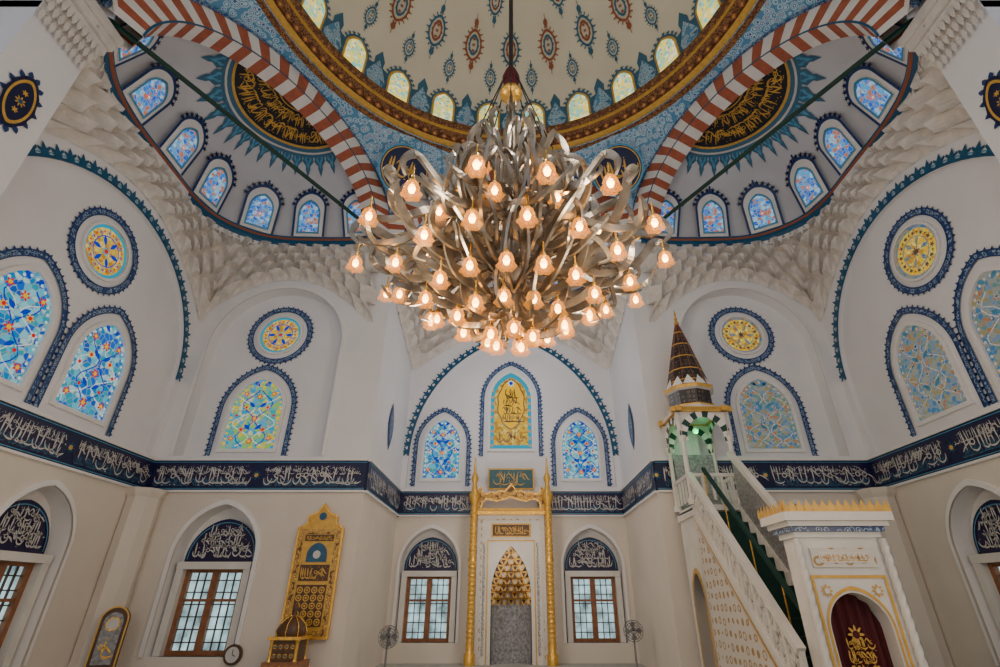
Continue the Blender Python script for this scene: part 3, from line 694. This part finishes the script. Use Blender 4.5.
# ------------------------------------------------------------------ mihrab
FM=frame((0,YR-.45,0),(1,0,0),up,(0,-1,0))
mb=MB()
hole=arch(0,.60,0,1.75,3.1,12)
mb.wall([(-1.05,0),(1.05,0),(1.05,4.0),(-1.05,4.0)],[hole],FM,0,'marble')
mb.strip([FM(x,y,0) for x,y in hole],[FM(x,y,-.12) for x,y in hole],'goldp')
for x0 in (-1.05,1.05): mb.face([FM(x0,0,0),FM(x0,4,0),FM(x0,4,-.45),FM(x0,0,-.45)],'marble')
mb.face([FM(-1.05,4,0),FM(1.05,4,0),FM(1.05,4,-.45),FM(-1.05,4,-.45)],'marble')
mb.grid(lambda u,v: FM(.58*cos(pi*u),v*1.5,-.42*sin(pi*u)),16,1,'gmarble')
for j in range(9):
    z=1.5+j*.18; w=.60*(1-(j/9.3)**1.3); 
    nn=max(2,9-j)
    for i in range(nn):
        a=pi*(i+.5)/nn; dd=-.40*sin(a)*(1-j/10)
        x=w*cos(a); q=w/nn*1.1+.015
        mb.poly([(x-q,z+.17),(x-q,z+.08),(x-q*.5,z),(x,z-.04),(x+q*.5,z),(x+q,z+.08),(x+q,z+.17)],FM,dd,'goldp'); mb.poly([(x-q*.6,z+.12),(x,z+.0),(x+q*.6,z+.12)],FM,dd+.012,'marble' if (i+j)%2 else 'woodd')
    mb.face([FM(-w,z+.17,-.02),FM(w,z+.17,-.02),FM(w,z+.17,-.42),FM(-w,z+.17,-.42)],'goldp')
mb.poly(arch(0,.62,0,1.75,3.12,12),FM,-.43,'gmarble')
for x0,x1,y0,y1,m in ((-.62,.62,3.34,3.74,'goldp'),(-.57,.57,3.38,3.70,'woodd')): mb.box(FM,x0,x1,y0,y1,0,.03 if m=='goldp' else .04,m)
calli(mb,FM,-.5,.55,3.40,3.68,.05,'goldp',random.Random(3),1.6)
mb.ring2([(-.98,0),(-.98,3.92),(.98,3.92),(.98,0)],[(-.90,0),(-.90,3.84),(.90,3.84),(.90,0)],FM,.012,'hexp')
mb.ring2([(-.74,0),(-.74,3.26),(.74,3.26),(.74,0)],[(-.70,0),(-.70,3.22),(.70,3.22),(.70,0)],FM,.012,'goldp')
for s in (-1,1):
    Fv=lambda x,y,d=0,s=s: FM(s*.82+y,x,d); calli(mb,Fv,.2,3.2,-.05,.05,.015,'gmarble',random.Random(17),1.5)
mb.box(FM,-1.2,1.2,4.0,4.10,-.45,.12,'gold'); mb.box(FM,-1.12,1.12,4.10,4.20,-.4,.06,'goldp')
crest=[(-1.12,4.2),(-1.10,4.70),(-.98,4.88),(-.92,4.68),(-.80,4.62),(-.62,4.70),(-.5,4.64),(-.34,4.74),(-.2,4.70),(0,4.96),(.2,4.70),(.34,4.74),(.5,4.64),(.62,4.70),(.80,4.62),(.92,4.68),(.98,4.88),(1.10,4.70),(1.12,4.2)]
inn=[(-.95,4.2),(-.92,4.38),(-.86,4.44),(-.78,4.48),(-.7,4.48),(-.6,4.45),(-.46,4.42),(-.32,4.45),(-.16,4.50),(0,4.55),(.16,4.50),(.32,4.45),(.46,4.42),(.6,4.45),(.7,4.48),(.78,4.48),(.86,4.44),(.92,4.38),(.95,4.2)]
P=[FM(x,y,.05) for x,y in crest]; mb.strip(P,[FM(x,y,.05) for x,y in inn],'orn'); mb.strip(P,[FM(x,y,-.05) for x,y in crest],'gold')
mb.ribbon(crest[1:-1],FM,.06,.05,'gold'); mb.ribbon(inn,FM,.06,.05,'gold')
for k in range(7): rosette(mb,FM,-.9+.3*k,4.57,.06,6,'gold','brown',.07)
for s in (-1,1):
    c=(s*1.17,YR-.62,0)
    mb.lathe([(.16,0),(.16,.25),(.11,.32),(.12,.5),(.10,.6),(.10,2.6),(.13,2.68),(.10,2.76),(.10,4.3),(.16,4.42),(.17,4.6),(.10,4.7),(.07,4.95),(.12,5.1),(.05,5.3),(.02,5.75),(0,5.85)],c,14,'gold')
    for k in range(30):
        z=.65+k*.12
        mb.lathe([(.10,z),(.122,z+.04),(.10,z+.08)],c,12,'gold' if k%2 else 'goldp')
mb.done('mihrab')
# ------------------------------------------------------------------ minbar
mn=empty('minbar')
XM=4.62; X0,X1=XM-.52,XM+.52
FSL=frame((X0,0,0),(0,1,0),up,(-1,0,0)); FSR=frame((X1,0,0),(0,1,0),up,(-1,0,0))
YA,YB=8.35,11.7; ZA,ZB=.15,3.35
zl=lambda y: ZA+(ZB-ZA)*(y-YA)/(YB-YA)
XS=lambda i,T:V((1,0,0))
mb=MB()
door=arch(12.25,.36,0,1.6,2.15,8)
for F,nm in ((FSL,0),(FSR,1)):
    mb.wall([(YA,0),(12.85,0),(12.85,3.45),(YB,3.45),(YB,ZB),(YA,ZA)],[door],F,0,'marble')
    mb.poly([(9.0,.15),(11.7,.15),(11.7,zl(11.7)-.35),(9.1,zl(9.1)-.32)],F,.012,'hexp')
    mb.ribbon([(8.85,.1),(11.78,.1),(11.78,zl(11.78)-.22),(8.85,zl(8.85)-.26),(8.85,.1)],F,.02,.05,'goldp')
    mb.ring2(arch(12.25,.42,0,1.6,2.25,8),arch(12.25,.36,0,1.6,2.15,8),F,.02,'goldp')
    mb.sweep([F(YA,ZA-.02,0),F(YB,ZB-.02,0),F(12.85,ZB-.02,0)],.14,.10,XS,'marble')
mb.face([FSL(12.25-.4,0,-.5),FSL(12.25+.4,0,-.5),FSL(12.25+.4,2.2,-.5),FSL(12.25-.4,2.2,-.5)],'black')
mb.box(FSL,11.7,12.85,3.38,3.5,-1.04,0,'marble')
for k in range(13):
    y=YA+(YB-YA)*k/13; z=ZA+(ZB-ZA)*(k+1)/13
    mb.box(FSL,y,y+.28,z-.3,z-.06,-1.0,-.04,'marble'); mb.box(FSL,y,y+.27,z-.06,z-.04,-.9,-.12,'carpet'); mb.box(FSL,y-.015,y,z-.3,z-.05,-.9,-.12,'carpet')
mb.done('staircase',mn)
mb=MB()
for F in (FSL,FSR):
    far=F is FSR
    B0,T0=.08,(1.30 if far else .82)
    mb.sweep([F(YA,ZA+T0,0),F(YB,ZB+T0,0)],.11,.13,XS,'marble')
    mb.sweep([F(YA,ZA+B0,0),F(YB,ZB+B0,0)],.07,.08,XS,'marble')
    G=lambda u,w,d=0,F=F: F(YA+(YB-YA)*u,zl(YA+(YB-YA)*u)+w,d)
    if far:
        mb.face([G(0,B0),G(1,B0),G(1,T0),G(0,T0)],'gmarble'); continue
    n=9
    for k in range(n+1): mb.sweep([G(k/n,B0),G(k/n,T0)],.07,.07,XS,'marble')
    for k in range(n):
        m_=(B0+T0)/2; u0,u1=(k+.08)/n,(k+.92)/n; um=(k+.5)/n
        for (p,q) in (((u0,B0),(u1,T0)),((u0,T0),(u1,B0)),((um,B0),(um,T0)),((u0,m_),(u1,m_)),((u0,m_),(um,T0)),((um,T0),(u1,m_)),((u1,m_),(um,B0)),((um,B0),(u0,m_))):
            mb.sweep([G(*p),G(*q)],.026,.04,XS,'marble')
mb.sweep([V((X0+.35,YA,ZA+.95)),V((X0+.35,YB,ZB+.95))],.07,.07,XS,'carpet')
for u in (0,.25,.5,.75,1): 
    y=YA+(YB-YA)*u; mb.tube([(X0+.35,y,zl(y)),(X0+.35,y,zl(y)+.93)],.015,6,'gold')
mb.done('balustrade',mn)
mb=MB(); KX,KY=XM+.04,12.30; K=.56
FK=frame((KX,KY,0),(1,0,0),up,(0,-1,0))
for sx in (-1,1):
    for sy in (-1,1):
        mb.lathe([(.10,3.5),(.10,3.62),(.06,3.68),(.055,4.9),(.085,5.0),(.10,5.08)],(KX+sx*K,KY+sy*K,0),12,'marble')
for (F) in (frame((KX,KY-K,0),(1,0,0),up,(0,-1,0)),frame((KX,KY+K,0),(1,0,0),up,(0,-1,0)),frame((KX-K,KY,0),(0,1,0),up,(-1,0,0)),frame((KX+K,KY,0),(0,1,0),up,(-1,0,0))):
    ho=arch(0,.44,4.95,5.05,5.55,8)
    mb.wall([(-.66,4.95)]+ho+[(.66,4.95),(.66,5.7),(-.66,5.7)],[],F,.02,'marble')
    A=arch(0,.44,4.95,5.05,5.55,6);B=arch(0,.62,4.95,5.05,5.70,6)
    for i in range(len(A)-1): mb.face([F(*A[i],.04),F(*A[i+1],.04),F(*B[i+1],.04),F(*B[i],.04)],'green' if i%2 else 'white')
    mb.box(F,-.74,.74,5.68,5.80,-.04,.10,'goldp')
    for k in range(5): mb.box(F,-.5+.22*k,-.44+.22*k,3.6,4.15,-.02,.02,'marble')
    mb.box(F,-.58,.58,4.12,4.2,-.03,.03,'marble')
mb.box(FK,-.66,.66,5.7,5.78,-.66,.66,'marble')
mb.lathe([(.66,5.78),(.60,5.9),(.60,5.94),(.56,5.98),(.56,6.32),(.64,6.36),(.66,6.44),(.60,6.46)],(KX,KY,0),8,'marble',False,matfn=lambda i,j:'spire' if j in (3,2) else ('goldp' if j in (1,5) else 'marble'))
pr=[(.60,6.46),(.53,6.6),(.44,6.95),(.34,7.35),(.24,7.75),(.13,8.15),(.05,8.45)]
mb.lathe(pr,(KX,KY,0),12,'spire',False)
for r,z in pr[1:-1]: mb.lathe([(r,z-.02),(r+.012,z),(r,z+.02)],(KX,KY,0),12,'goldp',False)
for k in range(12):
    a=2*pi*k/12; mb.tube([V((KX+r*cos(a),KY+r*sin(a),z)) for r,z in pr],.008,5,'brown')
for k in range(12):
    a=2*pi*(k+.5)/12; c=V((KX+.585*cos(a),KY+.585*sin(a),6.46)); tg=V((-sin(a),cos(a),0))
    mb.face([c-tg*.15,c+tg*.15,c+V((-.10*cos(a),-.10*sin(a),.28))],'white')
mb.lathe([(.04,8.4),(.07,8.48),(.03,8.56),(.05,8.62),(.015,8.7),(.035,8.76),(0,8.95)],(KX,KY,0),12,'gold')
mb.lathe([(0,5.3),(.06,5.33),(.07,5.40),(0,5.45)],(KX,KY,0),12,'led')
mb.face([FK(-.5,3.5,-.5),FK(.5,3.5,-.5),FK(.5,4.9,-.5),FK(-.5,4.9,-.5)],'gmarble')
mb.done('pulpit_kiosk',mn)
mb=MB(); FP=frame((XM+.20,7.95,0),(1,0,0),up,(0,-1,0))
PW=.60
ho=arch(0,.42,0,1.25,1.70,10)
mb.wall([(-PW,0)]+ho+[(PW,0),(PW,2.5),(-PW,2.5)],[],FP,0,'marble')
mb.strip([FP(x,y,0) for x,y in ho],[FP(x,y,-.35) for x,y in ho],'marble')
for x in (-PW,PW): mb.face([FP(x,0,0),FP(x,2.5,0),FP(x,2.5,-.4),FP(x,0,-.4)],'marble')
mb.box(FP,-.46,.46,2.02,2.28,0,.03,'hexp'); mb.box(FP,-.36,.36,2.08,2.22,.02,.04,'marble'); calli(mb,FP,-.34,.38,2.09,2.21,.045,'goldp',random.Random(4),1.4)
mb.ring2([(-.54,0),(-.54,1.92),(.54,1.92),(.54,0)],[(-.50,0),(-.50,1.88),(.50,1.88),(.50,0)],FP,.012,'goldp')
mb.ring2(arch(0,.47,0,1.25,1.78,10),arch(0,.44,0,1.25,1.73,10),FP,.012,'goldp')
for s in (-1,1): rosette(mb,FP,s*.36,1.72,.09,8,'goldp','marble',.015)
for i,(e,z0,z1,m) in enumerate(((.04,2.42,2.50,'marble'),(.09,2.50,2.57,'border'),(.14,2.57,2.64,'marble'),(.20,2.64,2.76,'marble'))): mb.box(FP,-PW-e,PW+e,z0,z1,-.4-e,e,m)
for k in range(14):
    x=-.76+k*.117
    mb.poly([(x-.055,2.76),(x-.055,2.84),(x-.03,2.87),(x,2.94),(x+.03,2.87),(x+.055,2.84),(x+.055,2.76)],FP,.18,'goldp')
FPs=frame((XM+.20-.79,7.95,0),(0,1,0),up,(-1,0,0))
for k in range(8):
    x=-.16+k*.11; mb.poly([(x-.05,2.76),(x-.05,2.84),(x,2.94),(x+.05,2.84),(x+.05,2.76)],FPs,0,'goldp')
for s in (-1,1):
    cx=s*(PW+.03)
    def tw(u,v,cx=cx):
        a=2*pi*u; r=.05+.010*cos(3*(a+v*30)); z=.1+v*2.3; return FP(cx+r*cos(a),z,.05+r*sin(a))
    mb.grid(tw,16,60,'marble')
def cur(u,v): return FP(-.46+.92*u,1.8*v,-.25+.03*sin(u*40))
mb.grid(cur,60,2,'curtain')
Fc=frame(FP(0,0,-.20),(1,0,0),up,(0,-1,0))
rosette(mb,Fc,.0,1.18,.12,8,'goldp','curtain',.01); 
for j in range(5): calli(mb,Fc,-.24+.02*j,.28-.02*j,.35+.16*j,.53+.16*j,.015,'goldp',random.Random(j),1.8,1.1)
mb.done('portal',mn)
l=bpy.data.lights.new('green_lamp','POINT'); l.energy=5; l.color=(.1,1,.35); l.shadow_soft_size=.05; o=bpy.data.objects.new('kiosk_lamp',l); o.location=(KX,KY-.1,5.2); sc.collection.objects.link(o); o.parent=mn
# ------------------------------------------------------------------ gold calligraphy panel, cabinet, small things
mb=MB(); F=frame((-4.60,YF-.02,0),(1,0,0),(0,.0,1),(0,-1,0))
out=[(-.53,.85),(-.53,3.15),(-.34,3.26),(-.34,3.42),(-.14,3.5),(0,3.72),(.14,3.5),(.34,3.42),(.34,3.26),(.53,3.15),(.53,.85)]
mb.poly(out,F,.10,'goldp'); mb.strip([F(x,y,.10) for x,y in out],[F(x,y,0) for x,y in out],'gold',True); mb.ribbon(out+[out[0]],F,.12,.05,'gold')
mb.ring2([(-.49,.9),(-.49,3.12),(.49,3.12),(.49,.9)],[(-.38,1.0),(-.38,3.02),(.38,3.02),(.38,1.0)],F,.115,'orn',True)
mb.box(F,-.34,.34,1.08,1.92,.10,.12,'woodd'); mb.box(F,-.34,.34,2.0,2.34,.10,.12,'woodd'); mb.box(F,-.34,.34,2.86,3.0,.10,.12,'woodd')
mb.poly(arch(0,.24,2.40,2.55,2.82,8),F,.12,'teal'); mb.poly(circ(0,2.56,.09,20),F,.125,'ink'); mb.poly(circ(0,3.42,.09,16),F,.12,'teal')
for i in range(4):
    for j in range(5): mb.ring2(circ(-.25+.167*i,1.17+.16*j,.072,12),circ(-.25+.167*i,1.17+.16*j,.048,12),F,.13,'goldp',True); rosette(mb,F,-.25+.167*i,1.17+.16*j,.035,5,'goldp',None,.13)
calli(mb,F,-.3,.34,2.02,2.32,.13,'goldp',R,1.5); calli(mb,F,-.3,.34,2.87,2.99,.13,'goldp',R,1.5)
mb.done('gilded_calligraphy_panel')
mb=MB(); F=frame((-4.66,12.35,0),(1,0,0),up,(0,-1,0))
mb.box(F,-.36,.36,.0,.50,-.36,.36,'wood'); mb.box(F,-.28,.28,.50,.90,-.28,.28,'woodd'); mb.box(F,-.34,.34,.88,.94,-.34,.34,'gold')
for x in (-.26,.26):
    for d in (-.26,.26): mb.lathe([(.05,.5),(.035,.55),(.035,.82),(.05,.88)],(-4.66+x,12.35+d,0),8,'gold')
mb.lathe([(.30,.94),(.32,1.02),(.26,1.16),(.15,1.26),(.05,1.32),(.04,1.4),(.07,1.46),(0,1.6)],(-4.66,12.35,0),16,'woodd')
for k in range(8):
    a=2*pi*k/8; mb.tube([V((-4.66+r*cos(a),12.35+r*sin(a),z)) for r,z in [(.31,.94),(.33,1.02),(.27,1.16),(.16,1.26),(.06,1.32)]],.012,5,'gold')
for i in range(5):
    for j in range(3): rosette(mb,F,-.26+.13*i,.12+.14*j,.05,6,'gold','woodd',.365)
for i in range(4):
    for j in range(2): rosette(mb,F,-.18+.12*i,.60+.16*j,.05,8,'gold','teal',.285)
mb.done('inlaid_wooden_cabinet')
mb=MB(); F=frame((-8.50,12.40,-.12),(.94,.34,0),up,(.34,-.94,0))
o_=arch(0,.25,.45,1.35,1.60,8); mb.poly(o_,F,.12,'woodd'); mb.strip([F(x,y,.12) for x,y in o_],[F(x,y,-.05) for x,y in o_],'woodd',True); mb.ribbon(o_,F,.13,.03,'goldp')
mb.poly(arch(0,.18,.55,1.32,1.50,8),F,.135,'gmarble'); mb.poly(circ(0,1.28,.13,20),F,.14,'gold'); mb.poly(circ(0,1.28,.105,20),F,.145,'ink'); calli(mb,F,-.14,.16,.62,1.05,.145,'gold',R,1.6)
mb.box(F,-.24,.24,.12,.45,-.05,.12,'woodd'); mb.done('longcase_clock')
mb=MB(); F=frame((-6.10,YF-.03,-.50),(1,0,0),up,(0,-1,0)); mb.poly(circ(0,1.05,.20,28),F,.05,'woodd'); mb.poly(circ(0,1.05,.15,28),F,.06,'ink'); mb.strip([F(x,y,.05) for x,y in circ(0,1.05,.20,28)],[F(x,y,0) for x,y in circ(0,1.05,.20,28)],'woodd',True)
mb.ribbon([(0,1.05),(0,1.15)],F,.065,.015,'black'); mb.ribbon([(0,1.05),(.07,1.02)],F,.065,.015,'black'); mb.done('wall_clock')
def fan(x,y,z,ang):
    mb=MB(); n=V((sin(ang),-cos(ang),0)); F=frame((x,y,z),(cos(ang),sin(ang),0),up,n)
    mb.lathe([(.22,0),(.20,.03),(.03,.05),(.02,z-.05)],(x,y,0),16,'fan')
    for r in (.08,.14,.20,.25):
        for d in (.02,.14): 
            rr=r if d<.1 else r*.95
            mb.tube([F(rr*cos(2*pi*k/24),rr*sin(2*pi*k/24),d) for k in range(25)],.006,4,'fan')
    for k in range(16):
        a=2*pi*k/16; mb.tube([F(.04*cos(a),.04*sin(a),.15),F(.25*cos(a),.25*sin(a),.10),F(.25*cos(a),.25*sin(a),.03),F(.04*cos(a),.04*sin(a),0)],.004,4,'fan')
    for k in range(4):
        a=pi/2*k; mb.face([F(.03*cos(a),.03*sin(a),.07),F(.2*cos(a-.3),.2*sin(a-.3),.06),F(.22*cos(a+.1),.22*sin(a+.1),.08),F(.16*cos(a+.5),.16*sin(a+.5),.1)],'fan')
    mb.lathe([(0,-.02),(.05,0),(.05,.06),(0,.08)],(x,y,z),12,'fan'); mb.tube([F(0,0,-.12),F(0,0,.06)],.05,10,'fan'); mb.done('pedestal_fan')
fan(-3.08,14.6,.80,.5); fan(3.2,15.2,.90,-.2)
# ------------------------------------------------------------------ light
w=bpy.data.worlds.new('sky'); sc.world=w; w.use_nodes=True; bg=w.node_tree.nodes['Background']; bg.inputs['Color'].default_value=(.84,.90,1,1); bg.inputs['Strength'].default_value=.62
def plight(x,y,z,e,col,r,nm):
    l=bpy.data.lights.new(nm,'POINT'); l.energy=e; l.color=col; l.shadow_soft_size=r; o=bpy.data.objects.new(nm,l); o.location=(x,y,z); sc.collection.objects.link(o)
plight(-6.5,4,3.0,120,(1,.78,.54),.5,'side_fill'); plight(6.5,4,3.0,120,(1,.78,.54),.5,'side_fill'); plight(0,14.5,2.8,60,(1,.86,.72),.4,'niche_fill'); plight(0,14.6,8.0,110,(.93,.95,1),.5,'niche_fill')  # unseen fill lights with no fixture, at both sides and in the niche
# ------------------------------------------------------------------ camera
cam=bpy.data.cameras.new('camera'); co=bpy.data.objects.new('camera',cam); sc.collection.objects.link(co)
cam.sensor_width=36; cam.lens=18; cam.shift_x=-.011; cam.clip_end=200
co.location=(0,0,1.6); co.rotation_euler=(radians(90+28.1),0,0); sc.camera=co
